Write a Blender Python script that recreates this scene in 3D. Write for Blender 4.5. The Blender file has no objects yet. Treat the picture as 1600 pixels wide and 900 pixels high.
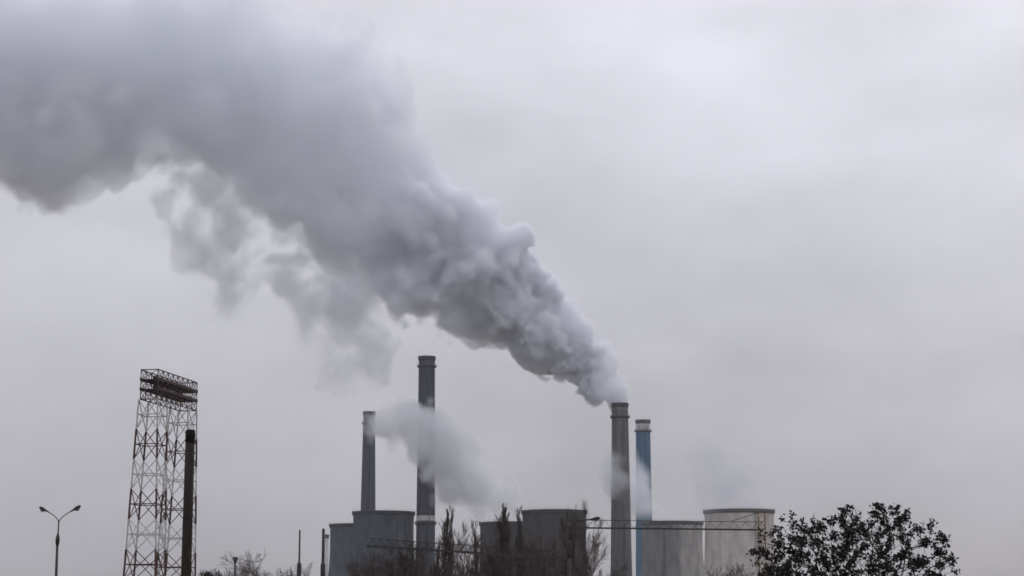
import bpy, math, random
from mathutils import Vector, Matrix

# ------------------------------------------------------------------ camera, sky, sun, exposure
sc = bpy.context.scene
COL = sc.collection
FPX, HORIZON, EYE = 3100.0, 985.0, 1.7          # focal length and horizon row in 1600x900 pixels, eye height
PITCH = math.atan((HORIZON - 450) / FPX)
cam_d = bpy.data.cameras.new('camera')
cam = bpy.data.objects.new('camera', cam_d); COL.objects.link(cam)
cam_d.sensor_width = 36; cam_d.lens = 36 * FPX / 1600
cam_d.clip_start = 0.5; cam_d.clip_end = 20000
cam.location = (0, 0, EYE); cam.rotation_euler = (math.pi / 2 + PITCH, 0, 0)
sc.camera = cam

SUN_EL, SUN_AZ = math.radians(38), math.radians(24)     # behind the cloud, ahead and to the right
SUN_DIR = Vector((math.sin(SUN_AZ) * math.cos(SUN_EL), math.cos(SUN_AZ) * math.cos(SUN_EL), math.sin(SUN_EL)))

w = bpy.data.worlds.new('World'); sc.world = w; w.use_nodes = True
nt = w.node_tree; nt.nodes.clear(); L = nt.links.new
def wn(t, **k):
    n = nt.nodes.new(t)
    for a, b in k.items(): setattr(n, a, b)
    return n
def wm(op, a, b=None, c=None):
    n = wn('ShaderNodeMath', operation=op)
    for i, v in enumerate((a, b, c)):
        if v is None: continue
        if isinstance(v, (int, float)): n.inputs[i].default_value = v
        else: L(v, n.inputs[i])
    return n.outputs[0]
tc = wn('ShaderNodeTexCoord')
sep = wn('ShaderNodeSeparateXYZ'); L(tc.outputs['Generated'], sep.inputs[0])
el = wm('MAXIMUM', sep.outputs[2], 0.0)
elc = wm('SUBTRACT', el, wm('MULTIPLY', wm('MULTIPLY', el, el), 0.52))
lum = wm('MULTIPLY_ADD', elc, 1.62, 0.318)               # overcast: brighter towards the zenith
# broad glow round the veiled sun
dt = wn('ShaderNodeVectorMath', operation='DOT_PRODUCT'); L(tc.outputs['Generated'], dt.inputs[0]); dt.inputs[1].default_value = SUN_DIR
glow = wm('POWER', wm('MAXIMUM', dt.outputs['Value'], 0.0), 14.0)
lum = wm('MULTIPLY_ADD', glow, 0.62, lum)
# soft cloud banks, stretched along the horizon
mp = wn('ShaderNodeMapping'); L(tc.outputs['Generated'], mp.inputs[0]); mp.inputs['Scale'].default_value = (1.0, 1.0, 1.9); mp.inputs['Location'].default_value = (-2.5, -2.9, -2.91)
n1 = wn('ShaderNodeTexNoise'); L(mp.outputs[0], n1.inputs['Vector']); n1.inputs['Scale'].default_value = 5.5; n1.inputs['Detail'].default_value = 4; n1.inputs['Roughness'].default_value = 0.48; n1.inputs['Distortion'].default_value = 0.4
n2 = wn('ShaderNodeTexNoise'); L(mp.outputs[0], n2.inputs['Vector']); n2.inputs['Scale'].default_value = 16; n2.inputs['Detail'].default_value = 5; n2.inputs['Roughness'].default_value = 0.5
cl = wm('ADD', wm('MULTIPLY', wm('SUBTRACT', n1.outputs['Fac'], 0.5), 0.62), wm('MULTIPLY', wm('SUBTRACT', n2.outputs['Fac'], 0.5), 0.24))
lum = wm('MULTIPLY', lum, wm('ADD', cl, 1.0))
tint = wn('ShaderNodeMix', data_type='RGBA')            # lilac grey, a little pinker low down
mr = wn('ShaderNodeMapRange'); L(el, mr.inputs[0]); mr.inputs[1].default_value = 0.0; mr.inputs[2].default_value = 0.22
L(mr.outputs[0], tint.inputs[0]); tint.inputs[6].default_value = (0.99, 0.953, 1.035, 1); tint.inputs[7].default_value = (0.968, 0.963, 1.05, 1)
comb = wn('ShaderNodeVectorMath', operation='SCALE'); L(tint.outputs[2], comb.inputs[0]); L(lum, comb.inputs['Scale'])
sky = wn('ShaderNodeTexSky', sky_type='NISHITA', sun_disc=False); sky.sun_elevation = SUN_EL; sky.sun_rotation = SUN_AZ
skys = wn('ShaderNodeVectorMath', operation='SCALE'); L(sky.outputs[0], skys.inputs[0]); skys.inputs['Scale'].default_value = 0.05
mx = wn('ShaderNodeMix', data_type='RGBA'); mx.inputs[0].default_value = 0.94
L(skys.outputs[0], mx.inputs[6]); L(comb.outputs[0], mx.inputs[7])
bg = wn('ShaderNodeBackground'); L(mx.outputs[2], bg.inputs[0]); bg.inputs[1].default_value = 1.0
L(bg.outputs[0], wn('ShaderNodeOutputWorld').inputs[0])

sd = bpy.data.lights.new('sun', 'SUN'); sd.energy = 0.5; sd.angle = math.radians(14); sd.color = (1.0, 0.97, 0.93)
sun = bpy.data.objects.new('sun', sd); COL.objects.link(sun)
sun.rotation_euler = (-SUN_DIR).to_track_quat('-Z', 'Y').to_euler(); sun.location = (0, 0, 900)

vs = sc.view_settings
vs.view_transform = 'Standard'; vs.look = 'None'; vs.exposure = 0; vs.gamma = 1; vs.use_curve_mapping = False
cy = sc.cycles
cy.use_denoising = True
try: cy.denoiser = 'OPENIMAGEDENOISE'
except Exception: pass
cy.use_adaptive_sampling = True; cy.adaptive_threshold = 0.03; cy.adaptive_min_samples = 16
cy.max_bounces = 14; cy.volume_bounces = 12; cy.diffuse_bounces = 3; cy.transparent_max_bounces = 16
cy.volume_step_rate = 3.0; cy.volume_max_steps = 1024
cy.filter_width = 1.65

# ------------------------------------------------------------------ helpers
def ray(px, py):
    x, y = (px - 800) / FPX, (450 - py) / FPX
    c, s = math.cos(PITCH), math.sin(PITCH)
    return Vector((x, c - y * s, s + y * c))
def P(px, py, D):                      # point at depth D (metres along +Y) behind a pixel
    r = ray(px, py); return Vector((0, 0, EYE)) + r * (D / r.y)
def PZ(px, py, z):                     # point at height z behind a pixel
    r = ray(px, py); return Vector((0, 0, EYE)) + r * ((z - EYE) / r.z)
def mpp(D): return D / (FPX * math.cos(PITCH))   # metres per photo pixel, about

class MB:
    def __init__(s): s.v = []; s.f = []
    def beam(s, a, b, wx, wy=None, up=Vector((0, 0, 1))):
        a, b = Vector(a), Vector(b); wy = wy or wx
        d = (b - a).normalized()
        x = d.cross(up)
        if x.length < 1e-3: x = d.cross(Vector((0, 1, 0)))
        x.normalize(); y = x.cross(d)
        k = len(s.v)
        for p in (a, b):
            for sx, sy in ((-1, -1), (1, -1), (1, 1), (-1, 1)):
                s.v.append(p + x * sx * wx / 2 + y * sy * wy / 2)
        s.f += [(k, k+3, k+2, k+1), (k+4, k+5, k+6, k+7)] + [(k+i, k+(i+1) % 4, k+4+(i+1) % 4, k+4+i) for i in range(4)]
        return s
    def tube(s, pts, rad, n=8, cap=True):
        k0 = len(s.v); pts = [Vector(p) for p in pts]
        if not hasattr(rad, '__len__'): rad = [rad] * len(pts)
        ref = None
        for i, p in enumerate(pts):
            d = (pts[min(i+1, len(pts)-1)] - pts[max(i-1, 0)]).normalized()
            if ref is None: ref = d.cross(Vector((0.13, 0.97, 0.21))); 
            x = (ref - d * ref.dot(d))
            if x.length < 1e-5: x = d.cross(Vector((1, 0, 0)))
            x.normalize(); ref = x; y = d.cross(x)
            for j in range(n):
                t = 2 * math.pi * j / n
                s.v.append(p + (x * math.cos(t) + y * math.sin(t)) * rad[i])
        for i in range(len(pts) - 1):
            a = k0 + i * n
            for j in range(n): s.f.append((a + j, a + (j+1) % n, a + n + (j+1) % n, a + n + j))
        if cap:
            s.f.append(tuple(k0 + j for j in reversed(range(n)))); e = k0 + (len(pts)-1) * n
            s.f.append(tuple(e + j for j in range(n)))
        return s
    def lathe(s, prof, n=48, closed=False):      # prof: list of (r, z)
        k = len(s.v); m = len(prof)
        for r, z in prof:
            for j in range(n):
                t = 2 * math.pi * j / n; s.v.append(Vector((r * math.cos(t), r * math.sin(t), z)))
        for i in range(m if closed else m - 1):
            a, b = k + i * n, k + ((i + 1) % m) * n
            for j in range(n): s.f.append((a + j, a + (j+1) % n, b + (j+1) % n, b + j))
        return s
    def build(s, name, mat, parent=None, smooth=False, loc=None):
        me = bpy.data.meshes.new(name); me.from_pydata([tuple(p) for p in s.v], [], s.f); me.update()
        me.materials.append(mat)
        if smooth: me.polygons.foreach_set('use_smooth', [True] * len(me.polygons))
        o = bpy.data.objects.new(name, me); COL.objects.link(o)
        if parent is not None: o.parent = parent
        if loc is not None: o.location = loc
        return o
def tag(o, label=None, cat=None, group=None, kind=None):
    for k, v in (('label', label), ('category', cat), ('group', group), ('kind', kind)):
        if v: o[k] = v
    return o
def thing(name, loc, label, cat, group=None, rz=0):
    o = bpy.data.objects.new(name, None); COL.objects.link(o); o.empty_display_size = 1
    o.location = loc; o.rotation_euler = (0, 0, rz)
    return tag(o, label, cat, group)

# ------------------------------------------------------------------ materials
def mat(name, c1, c2, scale=(1, 1, 1), nscale=1.0, rough=0.85, detail=6, lo=0.35, hi=0.65, bump=0.0, metal=0.0, bumpscale=None, extra=None):
    m = bpy.data.materials.new(name); m.use_nodes = True
    t = m.node_tree; b = t.nodes['Principled BSDF']
    tcn = t.nodes.new('ShaderNodeTexCoord'); mpn = t.nodes.new('ShaderNodeMapping'); mpn.inputs['Scale'].default_value = scale
    t.links.new(tcn.outputs['Object'], mpn.inputs[0])
    nz = t.nodes.new('ShaderNodeTexNoise'); nz.inputs['Scale'].default_value = nscale; nz.inputs['Detail'].default_value = detail; nz.inputs['Roughness'].default_value = 0.6
    t.links.new(mpn.outputs[0], nz.inputs['Vector'])
    rp = t.nodes.new('ShaderNodeValToRGB'); rp.color_ramp.elements[0].position = lo; rp.color_ramp.elements[1].position = hi
    rp.color_ramp.elements[0].color = (*c1, 1); rp.color_ramp.elements[1].color = (*c2, 1)
    t.links.new(nz.outputs['Fac'], rp.inputs[0])
    out = rp.outputs[0]
    if extra: out = extra(t, tcn, out)
    t.links.new(out, b.inputs['Base Color'])
    b.inputs['Roughness'].default_value = rough; b.inputs['Metallic'].default_value = metal
    b.inputs['Specular IOR Level'].default_value = 0.3
    if bump:
        bp = t.nodes.new('ShaderNodeBump'); bp.inputs['Strength'].default_value = bump; bp.inputs['Distance'].default_value = bumpscale or 0.05
        t.links.new(nz.outputs['Fac'], bp.inputs['Height']); t.links.new(bp.outputs[0], b.inputs['Normal'])
    return m
def lift_rings(spacing, dark, streak=None, patch=None):
    """formwork joints every few metres, rain streaks running down the shell and one broad darker side"""
    def f(t, tcn, col):
        N = t.nodes.new; K = t.links.new
        sp = N('ShaderNodeSeparateXYZ'); K(tcn.outputs['Object'], sp.inputs[0])
        m1 = N('ShaderNodeMath'); m1.operation = 'FRACT'
        m0 = N('ShaderNodeMath'); m0.operation = 'DIVIDE'; K(sp.outputs[2], m0.inputs[0]); m0.inputs[1].default_value = spacing
        K(m0.outputs[0], m1.inputs[0])
        m2 = N('ShaderNodeMath'); m2.operation = 'LESS_THAN'; K(m1.outputs[0], m2.inputs[0]); m2.inputs[1].default_value = 0.16
        mxn = N('ShaderNodeMix'); mxn.data_type = 'RGBA'; mxn.blend_type = 'MULTIPLY'
        m3 = N('ShaderNodeMath'); m3.operation = 'MULTIPLY'; K(m2.outputs[0], m3.inputs[0]); m3.inputs[1].default_value = dark
        K(m3.outputs[0], mxn.inputs[0]); K(col, mxn.inputs[6]); mxn.inputs[7].default_value = (0.45, 0.45, 0.47, 1)
        col = mxn.outputs[2]
        if streak:
            mp2 = N('ShaderNodeMapping'); mp2.inputs['Scale'].default_value = (1, 1, 0.035); K(tcn.outputs['Object'], mp2.inputs[0])
            nz = N('ShaderNodeTexNoise'); nz.inputs['Scale'].default_value = 0.35; nz.inputs['Detail'].default_value = 5; K(mp2.outputs[0], nz.inputs['Vector'])
            mr2 = N('ShaderNodeMapRange'); K(nz.outputs['Fac'], mr2.inputs[0]); mr2.inputs[1].default_value = 0.48; mr2.inputs[2].default_value = 0.68; mr2.inputs[4].default_value = streak
            mx2 = N('ShaderNodeMix'); mx2.data_type = 'RGBA'; mx2.blend_type = 'MULTIPLY'; K(mr2.outputs[0], mx2.inputs[0]); K(col, mx2.inputs[6]); mx2.inputs[7].default_value = (0.4, 0.4, 0.42, 1)
            col = mx2.outputs[2]
        if patch:                                   # (object-space x where the darker side stops, its colour factor)
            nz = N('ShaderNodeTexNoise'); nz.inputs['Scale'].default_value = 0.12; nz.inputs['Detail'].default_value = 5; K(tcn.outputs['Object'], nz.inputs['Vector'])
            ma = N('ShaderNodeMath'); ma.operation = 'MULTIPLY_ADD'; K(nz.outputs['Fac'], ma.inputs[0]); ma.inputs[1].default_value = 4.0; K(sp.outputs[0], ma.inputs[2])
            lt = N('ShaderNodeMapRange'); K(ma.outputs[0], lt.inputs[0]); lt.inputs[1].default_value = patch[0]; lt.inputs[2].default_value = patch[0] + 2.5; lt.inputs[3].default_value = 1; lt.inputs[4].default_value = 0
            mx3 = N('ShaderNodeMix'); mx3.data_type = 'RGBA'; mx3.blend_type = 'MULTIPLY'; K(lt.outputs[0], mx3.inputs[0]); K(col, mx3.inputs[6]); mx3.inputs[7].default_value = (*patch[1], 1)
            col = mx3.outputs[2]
        return col
    return f
M = {}
M['chim_dark'] = mat('sooty_concrete', (0.0342, 0.0388, 0.0524), (0.0627, 0.0673, 0.0844), (1, 1, 0.06), 0.5, extra=lift_rings(7.5, 0.12, 0.6))
M['chim_grey'] = mat('weathered_concrete', (0.0855, 0.0821, 0.0798), (0.1539, 0.1459, 0.1391), (1, 1, 0.06), 0.5, extra=lift_rings(7.5, 0.12, 0.6))
M['chim_blue'] = mat('blue_paint', (0.0160, 0.0798, 0.1824), (0.0855, 0.1824, 0.2679), (1, 1, 0.10), 0.30, rough=0.7, extra=lift_rings(9, 0.2, 0.35))
M['chim_pale'] = mat('pale_concrete', (0.36, 0.36, 0.37), (0.55, 0.54, 0.54), (1, 1, 0.1), 0.5)
M['cap_pale'] = mat('bleached_concrete', (0.24, 0.24, 0.25), (0.5, 0.49, 0.5), (1, 1, 0.15), 0.7)
M['soot'] = mat('soot', (0.02, 0.02, 0.022), (0.05, 0.05, 0.052), nscale=0.5)
M['steel'] = mat('galvanised_steel', (0.10, 0.10, 0.11), (0.2, 0.2, 0.21), nscale=2, rough=0.6, metal=0.3)
M['ct_blue'] = mat('bluish_tower_concrete', (0.0490, 0.0604, 0.0844), (0.0855, 0.0980, 0.1231), (1, 1, 0.45), 0.16, extra=lift_rings(2.6, 0.18, 0.4))
M['ct_blue_streaked'] = mat('streaked_tower_concrete', (0.0513, 0.0604, 0.0775), (0.1140, 0.1197, 0.1368), (1, 1, 0.45), 0.16, extra=lift_rings(2.6, 0.2, 0.45, (9.5, (0.62, 0.66, 0.72))))  # left part darkened by a colour factor, right side stays paler
M['ct_dark'] = mat('dark_tower_concrete', (0.0251, 0.0188, 0.0194), (0.0456, 0.0342, 0.0331), (1, 1, 0.5), 0.16, extra=lift_rings(2.6, 0.16, 0.5))
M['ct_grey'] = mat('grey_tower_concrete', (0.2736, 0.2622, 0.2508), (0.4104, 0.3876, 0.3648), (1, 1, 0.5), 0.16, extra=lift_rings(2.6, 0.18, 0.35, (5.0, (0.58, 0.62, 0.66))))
M['ct_pale'] = mat('beige_tower_concrete', (0.4218, 0.3819, 0.3591), (0.5928, 0.5415, 0.5073), (1, 1, 0.5), 0.16, extra=lift_rings(2.6, 0.16, 0.3))
M['rim_dark'] = mat('rim_concrete', (0.025, 0.025, 0.028), (0.05, 0.05, 0.055), nscale=0.3)
M['rim_grey'] = mat('rim_grey_concrete', (0.07, 0.07, 0.072), (0.13, 0.13, 0.13), nscale=0.3)
M['rust'] = mat('rusty_red_paint', (0.035, 0.021, 0.018), (0.11, 0.055, 0.04), nscale=1.5, rough=0.9)
M['white_worn'] = mat('worn_white_paint', (0.32, 0.31, 0.30), (0.62, 0.62, 0.62), nscale=2.5, rough=0.8)
M['deck'] = mat('dark_red_steel', (0.03, 0.017, 0.017), (0.065, 0.03, 0.03), nscale=2)
M['lamp_dark'] = mat('dark_grey_enamel', (0.015, 0.015, 0.016), (0.035, 0.034, 0.034), nscale=6, rough=0.55)
M['lens'] = mat('dusty_lamp_glass', (0.12, 0.12, 0.12), (0.22, 0.22, 0.21), nscale=8, rough=0.3)
M['pole_rust'] = mat('rusty_pole', (0.013, 0.011, 0.010), (0.04, 0.028, 0.022), (1, 1, 0.3), 5, rough=0.9, bump=0.3, bumpscale=0.01)
M['black'] = mat('black_tar_paint', (0.005, 0.005, 0.006), (0.014, 0.012, 0.012), nscale=5, rough=0.9)
M['gantry_steel'] = mat('dark_gantry_steel', (0.03, 0.028, 0.028), (0.07, 0.062, 0.058), nscale=4, rough=0.8)
M['gantry_yellow'] = mat('rusty_yellow_paint', (0.10, 0.05, 0.02), (0.27, 0.17, 0.05), nscale=3, rough=0.85)
M['bark'] = mat('grey_brown_bark', (0.035, 0.027, 0.024), (0.085, 0.068, 0.06), (1, 1, 0.3), 4, rough=0.95)
M['twig'] = mat('dark_twigs', (0.045, 0.033, 0.03), (0.09, 0.068, 0.06), nscale=1.5, rough=0.95)
M['bark_dark'] = mat('black_bark', (0.012, 0.010, 0.009), (0.03, 0.024, 0.021), (1, 1, 0.3), 8, rough=0.95)
M['leaf'] = mat('dry_dark_leaves', (0.006, 0.005, 0.0045), (0.02, 0.015, 0.011), nscale=3, rough=0.75)
M['needle'] = mat('dark_evergreen', (0.012, 0.016, 0.010), (0.035, 0.045, 0.025), nscale=4, rough=0.8)
M['ground'] = mat('dry_winter_field', (0.06, 0.055, 0.035), (0.13, 0.115, 0.08), nscale=0.05, rough=1.0, detail=10)

# ------------------------------------------------------------------ ground
g = MB(); s0 = 3000
n = 24
for j in range(n + 1):
    for i in range(n + 1):
        g.v.append(Vector((-s0 + 2*s0*i/n, -1500 + 2*s0*j/n, 0)))
for j in range(n):
    for i in range(n): g.f.append((j*(n+1)+i, j*(n+1)+i+1, (j+1)*(n+1)+i+1, (j+1)*(n+1)+i))
tag(g.build('ground', M['ground']), kind='structure')

# ------------------------------------------------------------------ chimneys
def chimney(name, label, px, ytop, D, wtop, w900, m, mrim, gal_y, top_section=None, bands=(), group='tall power station chimneys'):
    top = P(px, ytop, D); H = top.z; k = mpp(D)
    z9 = P(px, 900, D).z
    rt, r9 = wtop * k / 2, w900 * k / 2
    rad = lambda z: rt + (r9 - rt) * (H - z) / (H - z9)
    root = thing(name, (top.x, D, 0), label, 'chimney', group)
    zsec = P(px, top_section[0], D).z if top_section else H
    prof = [(rad(z), z) for z in [zsec * i / 24 for i in range(25)]]
    if not top_section: prof += [(rt - 0.7, H), (rt - 0.7, H - 14), (0.02, H - 14)]
    MB().lathe(prof, 56).build('shaft', m, root, True)
    if top_section:
        MB().lathe([(rad(zsec), zsec + .01), (rt, H), (rt - .7, H), (rt - .7, H - 14), (0.02, H - 14)], 56).build('bare_top', top_section[1], root, True)
    MB().lathe([(rt - .72, H + .05), (rt + .02, H - 3.2), (rt + .55, H - 1.9), (rt + .6, H + .35), (rt - .72, H + .35)], 56, True).build('rim', mrim, root)
    for gy in gal_y:
        z = P(px, gy, D).z; r = rad(z)
        go = MB().lathe([(r - .05, z - 2.0), (r + 1.35, z - .35), (r + 1.35, z), (r - .05, z)], 56, True).build('gallery', mrim, root)
        rb = MB()
        for q in range(28):
            t = 2*math.pi*q/28; c, s = math.cos(t)*(r+1.25), math.sin(t)*(r+1.25)
            rb.beam((c, s, z), (c, s, z + 1.2), .09)
        for zz in (z + .6, z + 1.2):
            rb.tube([(math.cos(2*math.pi*q/40)*(r+1.25), math.sin(2*math.pi*q/40)*(r+1.25), zz) for q in range(41)], .06, 5, False)
        rb.build('railing', M['steel'], go)
    la = math.radians(-62)
    lad = MB()
    c, s = math.cos(la), math.sin(la)
    for off in (-.3, .3):
        lad.beam((c*(rad(0)+.35) - s*off, s*(rad(0)+.35) + c*off, 0), (c*(rt+.35) - s*off, s*(rt+.35) + c*off, H), .1)
    for q in range(int(H / 1.5)):
        z = q * 1.5; r = rad(z) + .35
        lad.beam((c*r - s*-.3, s*r + c*-.3, z), (c*r - s*.3, s*r + c*.3, z), .06)
    lad.build('ladder', M['steel'], root)
    for (y0, y1, bm) in bands:
        z1, z0 = P(px, y0, D).z, P(px, y1, D).z
        MB().lathe([(rad(z0) + .03, z0), (rad(z1) + .03, z1)], 56).build('painted_band', bm, root, True)
    for q in range(6):
        t = 2*math.pi*q/6 + .3
        MB().beam((math.cos(t)*rt, math.sin(t)*rt, H), (math.cos(t)*rt, math.sin(t)*rt, H + 2.2), .1).build('lightning_rod', M['steel'], root)
    return root
chimney('chimney', 'tallest dark grey concrete chimney, its middle hidden by drifting steam', 667, 558, 1450, 25, 30, M['chim_dark'], M['soot'], (572, 817), bands=((806, 814, M['chim_pale']),))
chimney('chimney', 'slim dark chimney rising behind the bluish cooling towers', 577, 644, 1800, 18, 26, M['chim_dark'], M['soot'], (661,))
chimney('chimney', 'grey concrete chimney pouring out the big dark smoke plume', 968.5, 631, 1500, 25, 33, M['chim_grey'], M['soot'], (651,))
chimney('chimney', 'blue painted chimney with bare pale concrete top', 1004.5, 657, 1750, 22, 27, M['chim_blue'], M['rim_grey'], (673,), top_section=(674, M['cap_pale']))
def plain_stack(name, label, px, ytop, D, wtop, w900, m, mr):
    top = P(px, ytop, D); H = top.z; k = mpp(D)
    root = thing(name, (top.x, D, 0), label, 'chimney')
    rt, rb = wtop*k/2, w900*k/2*1.15
    MB().lathe([(rb, 0), (rb*.97, H*.1), (rt, H - .2), (rt - .3, H - .2), (rt - .3, H - 6), (.02, H - 6)], 32).build('shaft', m, root, True)
    MB().lathe([(rt, H - 3.5), (rt + .35, H - 3.2), (rt + .35, H), (rt - .3, H)], 32, True).build('rim', mr, root)
    return root
plain_stack('slender_chimney', 'slender pale chimney peeping out behind a bare dark pole', 510.5, 835, 1750, 6, 7, M['chim_pale'], M['rim_grey'])

# ------------------------------------------------------------------ cooling towers
def cooling_tower(label, pxc, ytop, D, halfw, m, mr, lad=-1.2):
    top = P(pxc, ytop, D - halfw * mpp(D)); H = top.z; k = mpp(D); rt = halfw * k
    zt = H * .84; b = H * .98
    r0 = rt * .985 / math.sqrt(1 + ((H - zt) / b) ** 2)
    R = lambda z: r0 * math.sqrt(1 + ((z - zt) / b) ** 2)
    root = thing('cooling_tower', (P(pxc, ytop, D).x, D, 0), label, 'cooling tower', 'hyperbolic cooling towers')
    N = 36
    out = [(R(H * i / N), H * i / N) for i in range(N + 1)]
    inn = [(R(H * i / N) - .5, H * i / N) for i in range(N, -1, -1)]
    MB().lathe(out + inn, 96).build('shell', m, root, True)
    rr = R(H)
    MB().lathe([(rr - .52, H + .35), (rr + .02, H - 2.6), (rr + .75, H - 1.7), (rr + .9, H + .35)], 96, True).build('rim', mr, root)
    ld = MB(); ca, sa = math.cos(lad), math.sin(lad)
    zs = [H*i/40 for i in range(41)]
    for off in (-.8, .8):
        for za, zb in zip(zs, zs[1:]): ld.beam((ca*(R(za)+.5) - sa*off, sa*(R(za)+.5) + ca*off, za), (ca*(R(zb)+.5) - sa*off, sa*(R(zb)+.5) + ca*off, zb), .14)
    for q in range(int(H/2)):
        z_ = q*2.0; r_ = R(z_) + .5; ld.beam((ca*r_ + sa*.8, sa*r_ - ca*.8, z_), (ca*r_ - sa*.8, sa*r_ + ca*.8, z_), .16)
    ld.build('ladder', M['soot'], root)
    rl = MB(); rq = rr + .8
    for q in range(60):
        t = 2*math.pi*q/60; rl.beam((math.cos(t)*rq, math.sin(t)*rq, H + .3), (math.cos(t)*rq, math.sin(t)*rq, H + 1.4), .08)
    rl.tube([(math.cos(2*math.pi*q/60)*rq, math.sin(2*math.pi*q/60)*rq, H + 1.4) for q in range(61)], .06, 4, False)
    rl.build('railing', M['soot'], root)
    MB().lathe([(R(0) + .05, .02), (R(0) + 3.0, .02), (R(0) + 3.0, 1.8), (R(0) + .05, 1.8)], 96, True).build('basin', mr, root)
    return root
cooling_tower('bluish grey cooling tower mostly hidden behind its taller looking neighbour', 558, 818, 1640, 42, M['ct_blue'], M['rim_dark'])
cooling_tower('bluish grey streaked cooling tower just left of the tallest chimney', 599.5, 798, 1465, 47.5, M['ct_blue_streaked'], M['rim_dark'], -1.08)
cooling_tower('dark brownish cooling tower half hidden behind another, lower rim', 793, 815, 1610, 43, M['ct_dark'], M['rim_dark'])
cooling_tower('dark brownish cooling tower behind the single arm street lamp', 866, 796, 1450, 50, M['ct_dark'], M['rim_dark'])
cooling_tower('grey cooling tower with darker left side next to the blue chimney', 1050, 814, 1600, 47.5, M['ct_grey'], M['rim_grey'], -1.9)
cooling_tower('pale beige cooling tower behind the lattice gantry and the leafy tree', 1154.5, 795, 1440, 54, M['ct_pale'], M['rim_grey'])

# ------------------------------------------------------------------ floodlight mast
def floodlight_mast():
    H = 45.0
    Nn = PZ(247, 577, H); F = PZ(308, 598, H)
    e = (F - Nn); e.z = 0; LEN = e.length; e.normalize()
    s = Vector((-e.y, e.x, 0))                     # towards the left face
    W, T = 3.0, 4.4
    root = thing('floodlight_mast', (Nn.x, Nn.y, 0), 'tall red and white lattice floodlight mast with twin legs', 'floodlight mast')
    Z = Vector((0, 0, 1))
    def pos(a, c, z):                              # a along the long side, c across; splays out towards the ground
        t = (H - z) / H
        return e * a + s * (c + (2.5 * t if c > W/2 else -.8 * t)) + Z * z
    bays = [(5*i, 5*i + 5) for i in range(8)]
    for a0 in (0, LEN - T):
        for i, (z0, z1) in enumerate(bays):
            m = M['rust'] if i % 2 == 0 else M['white_worn']
            cs = [(a0, 0), (a0 + T, 0), (a0 + T, W), (a0, W)]
            for (a, c) in cs: MB().beam(pos(a, c, z0), pos(a, c, z1), .26 if i % 2 == 0 else .2).build('leg_section', m, root)
            zm = (z0 + z1) / 2
            for q in range(4):
                (a, c), (a2, c2) = cs[q], cs[(q + 1) % 4]
                MB().beam(pos(a, c, z0), pos(a2, c2, z1), .12).build('brace', m, root)
                MB().beam(pos(a2, c2, z0), pos(a, c, z1), .115).build('brace', m, root)
                MB().beam(pos(a, c, zm), pos(a2, c2, zm), .15).build('crossbar', m, root)
    # head: a long open box truss
    z0, z1 = 40.0, 45.0
    ns = 8
    for c in (0, W):
        for z in (z0, 41.6, 43.2, z1): MB().beam(e*0 + s*c + Z*z, e*LEN + s*c + Z*z, .16).build('head_chord', M['rust'], root)
        for q in range(ns + 1):
            a = LEN * q / ns
            MB().beam(e*a + s*c + Z*z0, e*a + s*c + Z*z1, .14).build('head_post', M['rust'], root)
            if q < ns:
                a2 = LEN * (q + 1) / ns
                for (za, zb) in ((43.3, z1), (41.7, 43.1), (z0, 41.5)):
                    MB().beam(e*a + s*c + Z*za, e*a2 + s*c + Z*zb, .09).build('head_brace', M['rust'], root)
                    MB().beam(e*a2 + s*c + Z*za, e*a + s*c + Z*zb, .085).build('head_brace', M['rust'], root)
    for a in (0, LEN):
        for z in (z0, z1, 43.2, 41.6): MB().beam(e*a + Z*z, e*a + s*W + Z*z, .15).build('end_crossbar', M['rust'], root)
        for (za, zb) in ((43.3, z1), (41.7, 43.1), (z0, 41.5)):
            MB().beam(e*a + Z*za, e*a + s*W + Z*zb, .09).build('end_brace', M['rust'], root)
            MB().beam(e*a + s*W + Z*za, e*a + Z*zb, .085).build('end_brace', M['rust'], root)
    for (a0, a1, z) in ((-.2, LEN + .2, 43.3), (-.2, LEN*.46, 41.65), (LEN*.5, LEN + .2, 41.65)):
        MB().beam(e*a0 + s*W/2 + Z*z, e*a1 + s*W/2 + Z*z, W + .3, .16).build('walkway', M['deck'], root)
        for c in (-.1, W + .1):
            MB().beam(e*a0 + s*c + Z*(z + .12), e*a1 + s*c + Z*(z + .12), .06, .5).build('toe_board', M['deck'], root)
    for z in (43.5, 41.85):                         # lamps face away, towards the pitch
        for q in range(14):
            a = LEN * (q + .5) / 14
            if z < 43 and .44 < (q + .5)/14 < .53: continue
            fo = MB().lathe([(.02, 0), (.2, .02), (.34, .3), (.34, .42), (.02, .4)], 12).build('floodlight', M['lamp_dark'], root, True)
            d = (-s * .2 + e * .9 - Z * .35)
            fo.rotation_euler = d.to_track_quat('Z', 'Y').to_euler(); fo.location = e*a + s*(W*.35) + Z*(z + .38)
floodlight_mast()

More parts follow.
